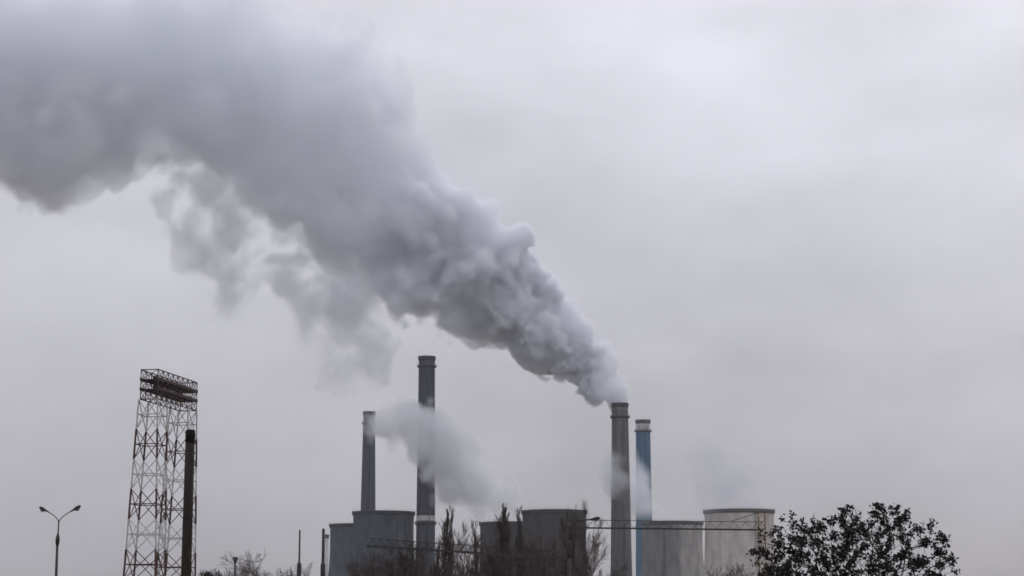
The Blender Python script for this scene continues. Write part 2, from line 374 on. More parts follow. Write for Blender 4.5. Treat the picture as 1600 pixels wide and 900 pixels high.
# ------------------------------------------------------------------ poles and lamps
def bare_pole(name, label, px, ytop, D, w1, w0, m, sleeve=None, cap=None, lean=0.0, cat='pole'):
    k = mpp(D); top = P(px, ytop, D); H = top.z
    root = thing(name, (top.x - lean, D, 0), label, cat)
    r1, r0 = w1*k/2, w0*k/2
    MB().tube([(0, 0, 0), (lean*.5, 0, H*.5), (lean, 0, H)], [r0, (r0+r1)/2, r1], 16).build('shaft', m, root, True)
    if sleeve:
        z = P(px, sleeve[0], D).z; t = z / H; r = r0 + (r1 - r0)*t
        MB().tube([(0, 0, .02), (lean*t, 0, z), (lean*(t + .02), 0, z + .12)], [sleeve[1]*k/2*1.08, sleeve[1]*k/2, r*1.02], 16).build('sleeve', m, root, True)
    if cap:
        z = P(px, cap, D).z; t = z / H
        MB().tube([(lean*t, 0, z), (lean, 0, H + .01), (lean, 0, H + .05)], [r1*1.04, r1*1.04, r1*.8], 16).build('cap', M['black'], root, True)
    return root
bare_pole('rusty_pole', 'thick rusty brown pole with black top before the lattice mast', 297.5, 674, 58, 14.5, 17, M['pole_rust'], cap=692, lean=.02)
bare_pole('tubular_pole', 'thin dark tubular pole with stepped base beyond the bare trees', 468.5, 828, 150, 2.6, 4.4, M['lamp_dark'], (881, 7))
bare_pole('tubular_pole', 'thicker dark tubular pole beside the slender pale chimney', 505.5, 826, 140, 4.6, 5.2, M['lamp_dark'], (882, 7.5))

def lamp_head(parent, at, d, k=1.0):
    """cobra head: a flattened teardrop shell with a lens below, along d"""
    d = d.normalized(); side = d.cross(Vector((0, 0, 1))).normalized(); up = side.cross(d)
    prof = [(0, .05, .05), (.12, .065, .06), (.28, .10, .085), (.45, .165, .125), (.62, .18, .14), (.76, .155, .12), (.85, .09, .07), (.88, .02, .02)]
    m = MB(); n = 14
    for (t, rx, rz) in prof:
        for j in range(n):
            a = 2*math.pi*j/n
            zz = math.sin(a)*rz
            if zz < 0: zz *= .72
            m.v.append(at + (d*t + side*math.cos(a)*rx + up*zz)*k)
    for i in range(len(prof) - 1):
        for j in range(n): m.f.append((i*n + j, i*n + (j+1) % n, (i+1)*n + (j+1) % n, (i+1)*n + j))
    m.f.append(tuple(range(n))); e = (len(prof)-1)*n; m.f.append(tuple(e + j for j in reversed(range(n))))
    h = m.build('lamp_head', M['lamp_dark'], parent, True)
    l = MB(); l.tube([at + (d*.38 - up*.09)*k, at + (d*.56 - up*.13)*k, at + (d*.74 - up*.085)*k], [.05*k, .11*k, .04*k], 10)
    l.build('lens', M['lens'], h, True)
def twin_lamp():
    D = 135; k = mpp(D)
    b = P(88.5, 900, D)
    root = thing('twin_street_lamp', (b.x, D, 0), 'twin arm street lamp alone at the left edge', 'street lamp')
    def q(px, py, dy=0): v = P(px, py, D); return Vector((v.x - b.x, dy, v.z))
    MB().tube([(-.05, 0, 0), (-.03, 0, 2), q(89.6, 850)], [.12, .115, .085], 14).build('pole', M['lamp_dark'], root, True)
    MB().tube([q(89.5, 853), q(89.7, 849), q(90, 843), q(90.4, 837), q(90.7, 833)], [.09, .13, .145, .1, .05], 14).build('junction_sleeve', M['lamp_dark'], root, True)
    MB().tube([q(90.6, 835), q(91.3, 825), q(91.8, 816)], [.05, .045, .05], 10).build('stem', M['lamp_dark'], root, True)
    MB().tube([q(91.8, 816.5), q(91, 813), q(88, 809), q(83, 804.5), q(76.5, 800.5)], [.04, .035, .032, .03, .03], 8).build('arm', M['lamp_dark'], root, True)
    MB().tube([q(91.8, 816.5), q(93, 813), q(97, 808.5), q(103, 803.5), q(110, 799.5)], [.04, .035, .032, .03, .03], 8).build('arm', M['lamp_dark'], root, True)
    lamp_head(root, q(77, 800.8), q(60.5, 792) - q(77, 800.8), .9)
    lamp_head(root, q(109.5, 799.8), q(127, 790) - q(109.5, 799.8), .94)
twin_lamp()
def single_lamp():
    D = 128; b = P(890, 900, D)
    root = thing('street_lamp', (b.x, D, 0), 'single arm street lamp curving right before the dark cooling tower', 'street lamp')
    def q(px, py): v = P(px, py, D); return Vector((v.x - b.x, 0, v.z))
    MB().tube([(0, 0, 0), (0, 0, 2), q(889.6, 868)], [.13, .125, .10], 14).build('pole', M['lamp_dark'], root, True)
    MB().tube([q(889.5, 872), q(889.4, 866), q(889.3, 856), q(889.4, 848), q(889.6, 845)], [.105, .15, .155, .13, .06], 14).build('junction_sleeve', M['lamp_dark'], root, True)
    MB().tube([q(889.6, 846), q(890, 836), q(891.5, 827), q(896, 818.5), q(902, 814.3), q(910, 812.4), q(921, 811.8)], [.06, .055, .05, .047, .044, .042, .04], 10).build('arm', M['lamp_dark'], root, True)
    lamp_head(root, q(920, 812), q(938, 809.5) - q(920, 812), .86)
single_lamp()
def funnel_post():
    D = 200; k = mpp(D); b = P(367, 900, D)
    root = thing('funnel_lantern_post', (b.x, D, 0), 'small post with funnel shaped lantern among the bare shrubs', 'lamp post')
    z1, z0, zt = P(367, 870, D).z, P(367, 881, D).z, P(367, 873, D).z
    MB().tube([(0, 0, 0), (0, 0, z0 + .1)], [.12, .09], 12).build('post', M['lamp_dark'], root, True)
    MB().lathe([(.02, z0), (.10, z0 + .02), (.29, zt), (.29, zt + .03), (.02, zt + .03)], 16).build('lantern', M['steel'], root, True)
    MB().lathe([(.32, zt + .035), (.33, zt + .08), (.12, z1), (.01, z1 + .02)], 16).build('lantern_lid', M['lamp_dark'], root, True)
funnel_post()

# ------------------------------------------------------------------ lattice gantries over the railway
def gantry(name, label, A, B, depth, cols, mb, mc, wid=.6, thick=.11):
    """A, B: ends of the bottom chord; cols: positions 0..1 of lattice columns"""
    root = thing(name, (A.x, A.y, 0), label, 'gantry')
    A0 = Vector((0, 0, A.z)); B0 = B - Vector((A.x, A.y, 0))
    d = (B0 - A0); ln = d.length; d.normalize(); h = Vector((d.x, d.y, 0)).normalized(); s = Vector((-h.y, h.x, 0)); Z = Vector((0, 0, 1))
    for c in (-wid/2, wid/2):
        MB().beam(A0 + s*c, B0 + s*c, thick, thick*1.5).build('bottom_chord', mb, root)
        MB().beam(A0 + s*c + Z*depth, B0 + s*c + Z*depth, thick*.4).build('top_chord', mb, root)
        n = max(6, int(ln / (depth * 1.5)))
        for i in range(n):
            p, r_, m_ = A0 + d*(ln*i/n), A0 + d*(ln*(i+1)/n), A0 + d*(ln*(i+.5)/n)
            MB().beam(p + s*c, m_ + s*c + Z*depth, thick*.25).build('web_bar', mb, root)
            MB().beam(m_ + s*c + Z*depth, r_ + s*c, thick*.25).build('web_bar', mb, root)
    for (t, zt) in cols:
        base = A0 + d*(ln*t); base.z = 0; zt2 = zt
        hw = .26
        cor = [base + h*sx*hw + s*sy*hw for sx, sy in ((-1, -1), (1, -1), (1, 1), (-1, 1))]
        for c in cor: MB().beam(c, c + Z*zt2, .075).build('column_leg', mc, root)
        nb = int(zt2 / .6)
        for i in range(nb):
            za, zb = zt2*i/nb, zt2*(i+1)/nb
            for q in range(4):
                a, b2 = cor[q], cor[(q+1) % 4]
                if i % 2: a, b2 = b2, a
                if zt2*i/nb > 2.5: MB().beam(a + Z*za, b2 + Z*zb, .04).build('column_lacing', mc, root)
    return root
gA, gB = P(882, 824.5, 160), P(1193, 828, 158)
gg = gantry('lattice_gantry', 'long lattice gantry beam on a rusty yellow column beside the leafy tree', gA, gB, .62, ((.992, P(1193, 799, 158).z),), M['gantry_steel'], M['gantry_yellow'], wid=.3, thick=.075)
st = MB().beam(P(1143, 814, 158) - Vector((gA.x, gA.y, 0)), P(1192, 799, 158) - Vector((gA.x, gA.y, 0)), .05).build('stay_rod', M['gantry_steel'], gg)
gC, gD = P(576, 853.5, 142), P(890, 873, 160)
gantry('lattice_gantry', 'dark lattice gantry beam slanting through the bare poplars', gC, gD, .55, ((.2, gC.z), (.985, gD.z)), M['gantry_steel'], M['gantry_steel'], wid=.2, thick=.1)

# ------------------------------------------------------------------ trees
def grow(rng, h, style):
    """list of (points, radii, level)"""
    out = []
    S = dict(column=dict(n=(46, 10, 6), ang=(15, 16, 20), ln=(.36, .45, .45), start=.10, up=.9, trunk=1.0),
             vase=dict(n=(11, 11, 11), ang=(32, 30, 30), ln=(.62, .46, .48), start=.25, up=.30, trunk=.62),
             brush=dict(n=(16, 11, 9), ang=(40, 35, 35), ln=(.55, .45, .4), start=.06, up=.40, trunk=.75),
             broad=dict(n=(12, 11, 10), ang=(55, 36, 32), ln=(.66, .5, .5), start=.28, up=.16, trunk=.72))[style]
    def branch(p, d, ln, r, lv):
        k = 5 if lv == 0 else 4 if lv == 1 else 3
        pts, rad = [p.copy()], [r]
        for i in range(k):
            d = d + Vector((rng.gauss(0, 1), rng.gauss(0, 1), rng.gauss(0, .6))) * (.05 if lv == 0 else .13)
            if lv: d.z += S['up'] * .22
            d.normalize(); p = p + d * (ln / k); pts.append(p.copy()); rad.append(r * (1 - .82*(i+1)/k))
        out.append((pts, rad, lv))
        if lv >= 3: return
        n = S['n'][lv]
        for i in range(n):
            t = S['start'] + (1 - S['start']) * ((i + rng.random()) / n) if lv == 0 else .15 + .85*rng.random()**.8
            x = t * k; a = min(int(x), k - 1); f = x - a
            q = pts[a].lerp(pts[a+1], f); dd = (pts[a+1] - pts[a]).normalized()
            an = math.radians(S['ang'][lv]) * rng.uniform(.7, 1.3)
            az = rng.random() * 6.283
            x_ = dd.cross(Vector((.3, .9, .1))).normalized(); y_ = dd.cross(x_)
            nd = dd*math.cos(an) + (x_*math.cos(az) + y_*math.sin(az))*math.sin(an)
            if style == 'column': l2 = ln * S['ln'][lv] * (1.1 - .75*t if lv == 0 else 1.0 - .4*t)
            else: l2 = ln * S['ln'][lv] * (1.15 - .45*t)
            rr = (rad[a] + (rad[a+1] - rad[a])*f) * .62
            branch(q, nd, l2 * rng.uniform(.75, 1.2), max(rr, .008), lv + 1)
    branch(Vector((0, 0, 0)), Vector((rng.gauss(0, .03), rng.gauss(0, .03), 1)), h * S['trunk'], h * .018, 0)
    top = max(p.z for b in out for p in b[0])
    f = h / top
    return [([p * f for p in pts], rad, lv) for pts, rad, lv in out]
def tree_meshes(seed, h, style, tw=1.0):
    br = grow(random.Random(seed), h, style)
    a, b = MB(), MB()
    for pts, rad, lv in br:
        if lv <= 1: a.tube(pts, [max(r, .02) for r in rad], 6 if lv == 0 else 5, False)
        else: b.tube(pts, [max(r, .0115*tw) for r in rad], 3, False)
    res = []
    for nm, mb, m in (('trunk', a, M['bark']), ('crown', b, M['twig'])):
        me = bpy.data.meshes.new(nm); me.from_pydata([tuple(p) for p in mb.v], [], mb.f); me.update(); me.materials.append(m); res.append((nm, me))
    return res
PROTO = {}
def bare_tree(px, ytop, D, style, var, label, group, h0=12.0, wide=1.0, rz=None):
    key = (style, var)
    if key not in PROTO: PROTO[key] = tree_meshes(hash_seed(style, var), h0, style)
    top = P(px, ytop, D); s = top.z / h0
    root = thing({'column': 'poplar_tree', 'vase': 'bare_tree', 'brush': 'bare_shrub', 'broad': 'bare_tree'}[style], (top.x, D, 0), label, 'shrub' if style == 'brush' else 'tree', group, rz if rz is not None else (px * .37) % 6.28)
    root.scale = (s * wide, s * wide, s)
    for nm, me in PROTO[key]:
        o = bpy.data.objects.new(nm, me); COL.objects.link(o); o.parent = root
def hash_seed(style, var): return {'column': 11, 'vase': 23, 'brush': 37, 'broad': 53}[style] * 100 + var
GP, GB_, GS = 'bare poplars before the towers', 'bare trees before the power station', 'bare shrubs along the bottom edge'
for a in [
    (690, 794, 190, 'column', 0, 'dense columnar bare poplar right of the tallest chimney', GP, .8),
    (703, 789, 210, 'column', 1, 'thin whip-like bare poplar tip beside the dense columnar poplar', GP, .42),
    (720, 812, 215, 'vase', 0, 'open bare tree between the poplar and the dark cooling towers', GB_, .62),
    (737, 808, 225, 'vase', 1, 'bare tree just left of the lower dark cooling tower rim', GB_, .6),
    (748, 812, 240, 'column', 2, 'slim bare poplar touching the left edge of the dark cooling tower', GP, .6),
    (776, 790, 230, 'column', 3, 'thin bare poplar rising over the lower dark cooling tower', GP, .6),
    (790, 786, 228, 'column', 0, 'bushy bare poplar crown above the lower dark cooling tower rim', GP, 1.0),
    (813, 788, 235, 'column', 1, 'bare poplar at the gap between the two dark cooling towers', GP, .55),
    (836, 826, 190, 'vase', 2, 'bare tree in front of the dark tower left of the street lamp', GB_, .8),
    (868, 838, 185, 'vase', 0, 'bare tree low before the middle of the dark cooling tower', GB_, .8),
    (893, 784, 200, 'vase', 2, 'upright bare tree peeking over the right rim of the dark tower', GB_, .38),
    (908, 776, 195, 'vase', 0, 'tallest bare tree at the right edge of the dark cooling tower', GB_, .42),
    (921, 806, 180, 'vase', 1, 'bare tree spreading right of the dark tower under the lamp head', GB_, .62),
    (655, 838, 180, 'vase', 2, 'bare tree in front of the foot of the tallest chimney', GB_, .8),
    (630, 846, 176, 'vase', 1, 'bare tree before the right side of the streaked bluish tower', GB_, .9),
    (603, 847, 182, 'vase', 0, 'bare tree before the middle of the streaked bluish tower', GB_, .9),
    (577, 858, 172, 'brush', 0, 'tangled bare tree under the loose end of the gantry beam', GB_, .9),
    (672, 838, 200, 'column', 1, 'slim bare poplar close against the tallest chimney', GP, .6),
    (712, 872, 170, 'brush', 1, 'tangled bare shrub below the gap beside the poplar', GS, .85),
    (760, 846, 175, 'vase', 2, 'bare tree before the left edge of the lower dark tower', GB_, .8),
    (795, 838, 185, 'vase', 1, 'bare tree in front of the lower dark tower', GB_, .8),
    (550, 874, 165, 'brush', 2, 'low bare shrub below the hidden bluish tower', GS, .9),
    (404, 856, 210, 'broad', 0, 'round bare tree standing alone left of the thin poles', GB_, .95),
    (436, 881, 190, 'brush', 1, 'low bare shrub between the round bare tree and thin pole', GS, .8),
    (452, 884, 200, 'brush', 0, 'small bare shrub touching the thin stepped pole', GS, .8),
    (486, 876, 185, 'brush', 2, 'bare shrub between the two tubular poles', GS, .7),
    (352, 880, 195, 'brush', 1, 'twiggy bare shrub around the funnel lantern post', GS, .8),
    (378, 884, 205, 'brush', 2, 'bare shrub at the foot of the round bare tree', GS, .8),
    (1110, 880, 170, 'brush', 0, 'low bare shrub at the foot of the grey stained tower', GS, .9),
    (1133, 876, 172, 'brush', 1, 'low bare shrub before the middle of the pale beige tower', GS, .9),
    (1155, 882, 168, 'brush', 2, 'low bare shrub just left of the rusty yellow column', GS, .9),
    (565, 866, 230, 'vase', 1, 'hazy bare tree low before the left part of the streaked tower', GB_, 1.0),
    (590, 866, 240, 'brush', 1, 'bare thicket tree behind the loose end of the gantry beam', GB_, 1.0),
    (616, 864, 235, 'brush', 2, 'bare thicket tree below the dark stain of the streaked tower', GB_, 1.0),
    (642, 862, 245, 'brush', 0, 'bare thicket tree at the right foot of the streaked tower', GB_, 1.0),
    (684, 866, 165, 'brush', 2, 'bare shrub at the foot of the dense columnar poplar', GS, .9),
    (732, 868, 172, 'brush', 0, 'bare shrub below the two open trees beside the poplar', GS, .9),
    (778, 864, 168, 'brush', 1, 'bare shrub before the foot of the lower dark tower', GS, .9),
    (815, 866, 172, 'brush', 2, 'bare shrub below the gap between the two dark towers', GS, .9),
    (850, 868, 166, 'brush', 0, 'bare shrub left of the single arm street lamp pole', GS, .9),
    (884, 870, 176, 'brush', 1, 'bare shrub behind the single arm street lamp pole', GS, .9),
    (907, 868, 168, 'brush', 2, 'bare shrub at the right foot of the dark tower', GS, .8),
    (934, 868, 175, 'broad', 0, 'small bare tree between the dark tower and smoking chimney', GB_, .7),
]:
    bare_tree(*a[:7], wide=a[7])

def evergreen_bush(px, ytop, D, halfw):
    rng = random.Random(5); top = P(px, ytop, D); H = top.z; R = halfw * mpp(D)
    root = thing('evergreen_bush', (top.x, D, 0), 'small dark evergreen bush right of the lattice mast', 'bush')
    st_, lf = MB(), MB()
    for i in range(14):
        az = rng.random()*6.28; rr = R*rng.random()**.5*.7
        st_.tube([(0, 0, 0), (math.cos(az)*rr*.5, math.sin(az)*rr*.5, H*.5), (math.cos(az)*rr, math.sin(az)*rr, H*rng.uniform(.8, .97))], [.06, .04, .012], 4, False)
    lumps = []
    for i in range(26):
        az = rng.random()*6.28; u = rng.random()**.5*R*.9; lumps.append((math.cos(az)*u, math.sin(az)*u, H - .35 - .9*rng.random() - 1.2*(u/R)**2*.5, rng.uniform(.22, .42)))
    for i in range(9):
        az = rng.random()*6.28; lumps.append((math.cos(az)*R*.5, math.sin(az)*R*.5, H*rng.uniform(.15, .6), R*.6))
    for i in range(5200):
        lx, ly, lz, lr = rng.choice(lumps); v = Vector((rng.gauss(0, 1), rng.gauss(0, 1), rng.gauss(0, 1))).normalized()*lr*rng.random()**.4
        c = Vector((lx, ly, lz)) + v
        d = (v.normalized() + Vector((rng.gauss(0, .6), rng.gauss(0, .6), rng.gauss(.5, .6)))).normalized()*rng.uniform(.08, .2); x = d.cross(Vector((rng.gauss(0, 1), rng.gauss(0, 1), 1))).normalized()*.025
        k = len(lf.v); lf.v += [c - x, c + x, c + d]; lf.f.append((k, k+1, k+2))
    st_.build('stem', M['bark_dark'], root); lf.build('foliage', M['needle'], root)
evergreen_bush(331, 886, 120, 22)

def leafy_tree():
    D = 68; rng = random.Random(41)
    base = P(1340, 900, D); base.z = 0
    root = thing('leafy_tree', base, 'dark spreading tree still holding clumps of dry leaves', 'tree')
    k = mpp(D)
    Cx, Cz = P(1332, 900, D).x - base.x, P(1332, 905, D).z
    RX, RZ = 166*k, P(1332, 766, D).z - Cz
    lob = [(rng.uniform(-math.pi, math.pi), rng.uniform(-.4, 1.4), rng.uniform(-.46, .12)) for _ in range(22)]
    def lim(az, el_):                                # uneven outline
        f = 1.0
        for a, e, h in lob:
            da = (az - a + math.pi) % (2*math.pi) - math.pi
            f += h*math.exp(-((da*math.cos(el_))**2 + (el_ - e)**2)/.12)
        return f
    # nodes: a trunk, then points filling the crown joined to the nearest earlier node with a short path home
    nodes = [(Vector((0, 0, 0)), -1, 0.0), (Vector((.03, .02, .7)), 0, .7), (Vector((-.02, .03, 1.35)), 1, 1.35)]
    pts = []
    while len(pts) < 1500:
        v = Vector((rng.uniform(-1, 1), rng.uniform(-1, 1), rng.uniform(-.55, 1)))
        r = v.length
        if r > 1 or r < .12: continue
        az, el_ = math.atan2(v.y, v.x), math.asin(v.z/r)
        if r > lim(az, el_): continue
        if r < .55 and rng.random() < .35: continue
        pts.append(Vector((Cx + v.x*RX, v.y*RX*.85, Cz + v.z*(RZ if v.z > 0 else RZ*.8))))
    pts.sort(key=lambda p: (p - Vector((0, 0, 1.35))).length + rng.random()*.25)
    for p in pts:
        best, bi = 1e9, 2
        for i in range(2, len(nodes)):
            q, _, pl_ = nodes[i]; d = (p - q).length
            if d < .02: continue
            c = d*1.0 + pl_*.42 + (.6 if p.z < q.z - .15 else 0)
            if c < best: best, bi = c, i
        q = nodes[bi]; nodes.append((p, bi, q[2] + (p - q[0]).length))
    kids = [0]*len(nodes); wgt = [0.0]*len(nodes)
    for i in range(len(nodes) - 1, 0, -1):
        if kids[i] == 0: wgt[i] = 1.0
        pa = nodes[i][1]; kids[pa] += 1; wgt[pa] += wgt[i]
    rad = lambda i: .0075*wgt[i]**.42
    wood, twig, leaf = MB(), MB(), MB()
    for i in range(1, len(nodes)):
        p, pa, _ = nodes[i]; q = nodes[pa][0]; d = p - q
        jit = Vector((rng.gauss(0, 1), rng.gauss(0, 1), rng.gauss(0, 1)))*d.length*.07
        gp = nodes[nodes[pa][1]][0] if nodes[pa][1] >= 0 else q - Vector((0, 0, 1))
        t0_ = (q - gp).normalized()*d.length*.22
        r1 = rad(i); r0 = min(rad(pa), r1*1.5)
        tgt = wood if wgt[i] > 6 else twig
        tgt.tube([q, q + d*.33 + t0_*.6 + jit, q + d*.68 + t0_*.3 + jit*.6, p], [r0, (2*r0 + r1)/3, (r0 + 2*r1)/3, r1], 8 if wgt[i] > 30 else 5 if wgt[i] > 6 else 3, False)
    def leaves(c, n, sp):
        for _ in range(n):
            o = c + Vector((rng.gauss(0, sp), rng.gauss(0, sp), rng.gauss(0, sp)))
            L_ = rng.uniform(.09, .16); W_ = L_*rng.uniform(.5, .7)
            d = Vector((rng.gauss(0, 1), rng.gauss(0, 1), rng.gauss(.1, 1))).normalized(); s = d.cross(Vector((rng.gauss(0, 1), rng.gauss(0, 1), rng.gauss(0, 1)))).normalized(); u = d.cross(s)
            q = len(leaf.v)
            leaf.v += [o, o + d*L_*.45 + s*W_*.5 + u*.012, o + d*L_, o + d*L_*.45 - s*W_*.5 + u*.012]
            leaf.f += [(q, q+1, q+2), (q, q+2, q+3)]
    for i in range(3, len(nodes)):
        p = nodes[i][0]
        if kids[i] == 0:
            if rng.random() < .72: leaves(p, rng.randint(16, 30), .062)
        elif wgt[i] < 7 and rng.random() < .5: leaves(p, rng.randint(12, 24), .06)
    wood.build('trunk', M['bark_dark'], root); twig.build('twigs', M['bark_dark'], root); leaf.build('crown', M['leaf'], root)
leafy_tree()

# ------------------------------------------------------------------ smoke and steam
def smoke_mat(name, color, dens, aniso):
    m = bpy.data.materials.new(name); m.use_nodes = True; t = m.node_tree; t.nodes.clear()
    pv = t.nodes.new('ShaderNodeVolumePrincipled'); pv.inputs['Color'].default_value = (*color, 1); pv.inputs['Density'].default_value = dens
    pv.inputs['Anisotropy'].default_value = aniso; pv.inputs['Density Attribute'].default_value = 'density'
    t.links.new(pv.outputs[0], t.nodes.new('ShaderNodeOutputMaterial').inputs['Volume'])
    return m
def smoke(name, label, origin, end, top_px, bot_px, material, voxel, depthk=.85, puffs=(), fbm=(), edge=(3, 12), fade=(.02, .06), gate=None, seed=0.0, warp=(0, 1), pad=1.25, span=None, parent=None, bias=.5, thin_top=0.0, far_dens=1.0, ridge=None, mottle=None):
    """a cloud of density between an upper and a lower outline, given in pixels on the vertical plane through origin-end"""
    X = (end - origin); LEN = X.length; X.normalize()
    Yv = Vector((-X.y, X.x, 0)); Yv = (Yv - X*Yv.dot(X)); 
    Yv = X.cross(Vector((0, 0, 1)).cross(X)) if False else Yv.normalized()
    Zv = X.cross(Yv); 
    if Zv.z < 0: Yv = -Yv; Zv = X.cross(Yv)
    eye = Vector((0, 0, EYE))
    def uv(px, py):
        r = ray(px, py); t = (origin - eye).dot(Yv) / r.dot(Yv); q = eye + r*t - origin
        return q.dot(X), q.dot(Zv)
    T = sorted(uv(*p) for p in top_px); B = sorted(uv(*p) for p in bot_px)
    u0 = min(T[0][0], B[0][0], 0) - 2; u1 = max(LEN, 1)
    vmax = max(v for u, v in T); vmin = min(v for u, v in B); mid = (vmax + vmin)/2
    vlo, vhi = mid + (vmin - mid)*pad - 4, mid + (vmax - mid)*pad + 4
    def at(Cv, u):
        if u <= Cv[0][0]: return Cv[0][1]
        for (a, b), (c, d) in zip(Cv, Cv[1:]):
            if u <= c: return b + (d - b)*(u - a)/max(c - a, 1e-6)
        return Cv[-1][1]
    rmax = max((at(T, u0 + (u1 - u0)*i/60) - at(B, u0 + (u1 - u0)*i/60))/2 for i in range(61))
    wd = rmax*depthk*1.15 + 4
    tr = bpy.data.node_groups.new(name + '_field', 'GeometryNodeTree'); tr.is_modifier = True
    tr.interface.new_socket('Geometry', in_out='OUTPUT', socket_type='NodeSocketGeometry')
    N, K = tr.nodes.new, tr.links.new
    def put(sock, v):
        if isinstance(v, (int, float)): sock.default_value = v
        elif isinstance(v, (tuple, Vector)): sock.default_value = v
        else: K(v, sock)
    def m(op, *a):
        nd = N('ShaderNodeMath'); nd.operation = op
        for i, v in enumerate(a): put(nd.inputs[i], v)
        return nd.outputs[0]
    def vm(op, a, b, scale=None):
        nd = N('ShaderNodeVectorMath'); nd.operation = op; put(nd.inputs[0], a)
        if b is not None: put(nd.inputs[1], b)
        if scale is not None: put(nd.inputs['Scale'], scale)
        return nd.outputs[0]
    def mapr(v, a, b, c, d, smooth=False):
        nd = N('ShaderNodeMapRange'); nd.interpolation_type = 'SMOOTHSTEP' if smooth else 'LINEAR'
        put(nd.inputs[0], v)
        for i, q in enumerate((a, b, c, d)): put(nd.inputs[1 + i], q)
        return nd.outputs[0]
    def noise(vec, scale, detail, col=False, rough=.55):
        nd = N('ShaderNodeTexNoise'); put(nd.inputs['Vector'], vec); nd.inputs['Scale'].default_value = scale; nd.inputs['Detail'].default_value = detail; nd.inputs['Roughness'].default_value = rough
        return nd.outputs[1 if col else 0]
    def curve(pts, t):
        nd = N('ShaderNodeFloatCurve'); put(nd.inputs['Value'], t); c = nd.mapping.curves[0]
        S = [((u - u0)/(u1 - u0), (v - vlo)/(vhi - vlo)) for u, v in pts]
        S = [s for s in S if 0 < s[0] < 1]
        S = [(0, (at(pts, u0) - vlo)/(vhi - vlo))] + S + [(1, (at(pts, u1) - vlo)/(vhi - vlo))]
        c.points[0].location = S[0]; c.points[-1].location = S[-1]
        for s in S[1:-1]: c.points.new(*s)
        for p in c.points: p.handle_type = 'AUTO_CLAMPED'
        nd.mapping.update()
        return m('MULTIPLY_ADD', nd.outputs[0], vhi - vlo, vlo)
    pos = N('GeometryNodeInputPosition').outputs[0]
    sp_ = vm('ADD', pos, (seed*37.1, seed*11.3, seed*23.7))
    if warp[0]:
        wv = vm('SUBTRACT', noise(sp_, 1/warp[1], 3, True), (.5, .5, .5))
        pw = vm('ADD', pos, vm('SCALE', wv, None, warp[0]))
    else: pw = pos
    se = N('ShaderNodeSeparateXYZ'); K(pw, se.inputs[0]); x, y, z = se.outputs
    t = mapr(x, u0, u1, 0, 1)
    tp, bt = curve(T, t), curve(B, t)
    r = m('MAXIMUM', m('MULTIPLY', m('SUBTRACT', tp, bt), .5), .6); vc = m('MULTIPLY', m('ADD', tp, bt), .5)
    a = m('DIVIDE', m('SUBTRACT', z, vc), r); b = m('DIVIDE', y, m('MULTIPLY', r, depthk))
    q = m('SQRT', m('ADD', m('MULTIPLY', a, a), m('MULTIPLY', b, b)))
    sdv = m('MULTIPLY', m('SUBTRACT', 1.0, q), m('MINIMUM', r, 60.0))
    pn = vm('ADD', pw, (seed*37.1, seed*11.3, seed*23.7))
    for (size, amp) in puffs:                         # rounded billows
        vo = N('ShaderNodeTexVoronoi'); vo.feature = 'F1'; put(vo.inputs['Vector'], vm('ADD', pn, vm('SCALE', vm('SUBTRACT', noise(pn, .9/size, 2, True), (.5, .5, .5)), None, size*.7)))
        vo.inputs['Scale'].default_value = 1/size
        wgt = m('MULTIPLY', mapr(r, size*.45, size*1.1, 0, amp), mapr(r, size*3.5, size*9.0, 1.0, .5))
        sdv = m('ADD', sdv, m('MULTIPLY', m('SUBTRACT', bias, vo.outputs['Distance']), wgt))
    for (size, amp, det) in fbm:
        wgt = m('MULTIPLY', mapr(r, size*.25, size*.9, 0, amp), mapr(r, size*3.5, size*9.0, 1.0, .6))
        sdv = m('ADD', sdv, m('MULTIPLY', m('SUBTRACT', noise(pn, 1/size, det), .5), wgt))
    ed = mapr(t, 0, 1, edge[0], edge[1])
    den = mapr(sdv, 0.0, ed, 0, 1, True)
    if gate:                                          # (size, low, high): thin torn smoke
        den = m('MULTIPLY', den, mapr(noise(pn, 1/gate[0], 5), gate[1], gate[2], 0, 1, True))
    if ridge:                                         # (size, low, high): curling filaments
        nn = noise(pn, 1/ridge[0], 4)
        rg = m('SUBTRACT', 1.0, m('ABSOLUTE', m('MULTIPLY_ADD', nn, 4.0, -2.0)))
        den = m('MULTIPLY', den, mapr(rg, ridge[1], ridge[2], .12, 1, True))
    den = m('MULTIPLY', den, m('MULTIPLY', mapr(t, 0, fade[0], 0, 1, True), mapr(t, 1 - fade[1], 1, 1, 0, True)))
    if far_dens < 1: den = m('MULTIPLY', den, mapr(t, .0, .38, 1.0, far_dens))
    if mottle: den = m('MULTIPLY', den, mapr(noise(pn, 1/mottle[0], 6, rough=.6), .32, .68, mottle[1], mottle[2], True))
    if thin_top: den = m('MULTIPLY', den, mapr(a, -.25, 1.0, 1.0, m('MULTIPLY_ADD', t, -thin_top, 1.0)))   # the lofted side is thinner
    vcube = N('GeometryNodeVolumeCube')
    put(vcube.inputs['Density'], den)
    mn, mxv = (u0, -wd, vlo), (u1, wd, vhi)
    if span:                                          # only this stretch of the plume, cross-faded into the next one
        a_, b_, cf = span
        us = [a_ + (b_ - a_)*i/40 for i in range(41)]
        rr_ = max((at(T, u) - at(B, u))/2 for u in us)
        grow_ = 6 + rr_*.3
        mn = (max(u0, a_), -(rr_*depthk*1.15 + 4), min(at(B, u) for u in us) - grow_); mxv = (min(u1, b_), rr_*depthk*1.15 + 4, max(at(T, u) for u in us) + grow_)
        px_ = N('ShaderNodeSeparateXYZ'); K(pos, px_.inputs[0]); xr = px_.outputs[0]
        if a_ > u0: den = m('MULTIPLY', den, mapr(xr, a_ + 1, a_ + cf - 1, 0, 1, True))
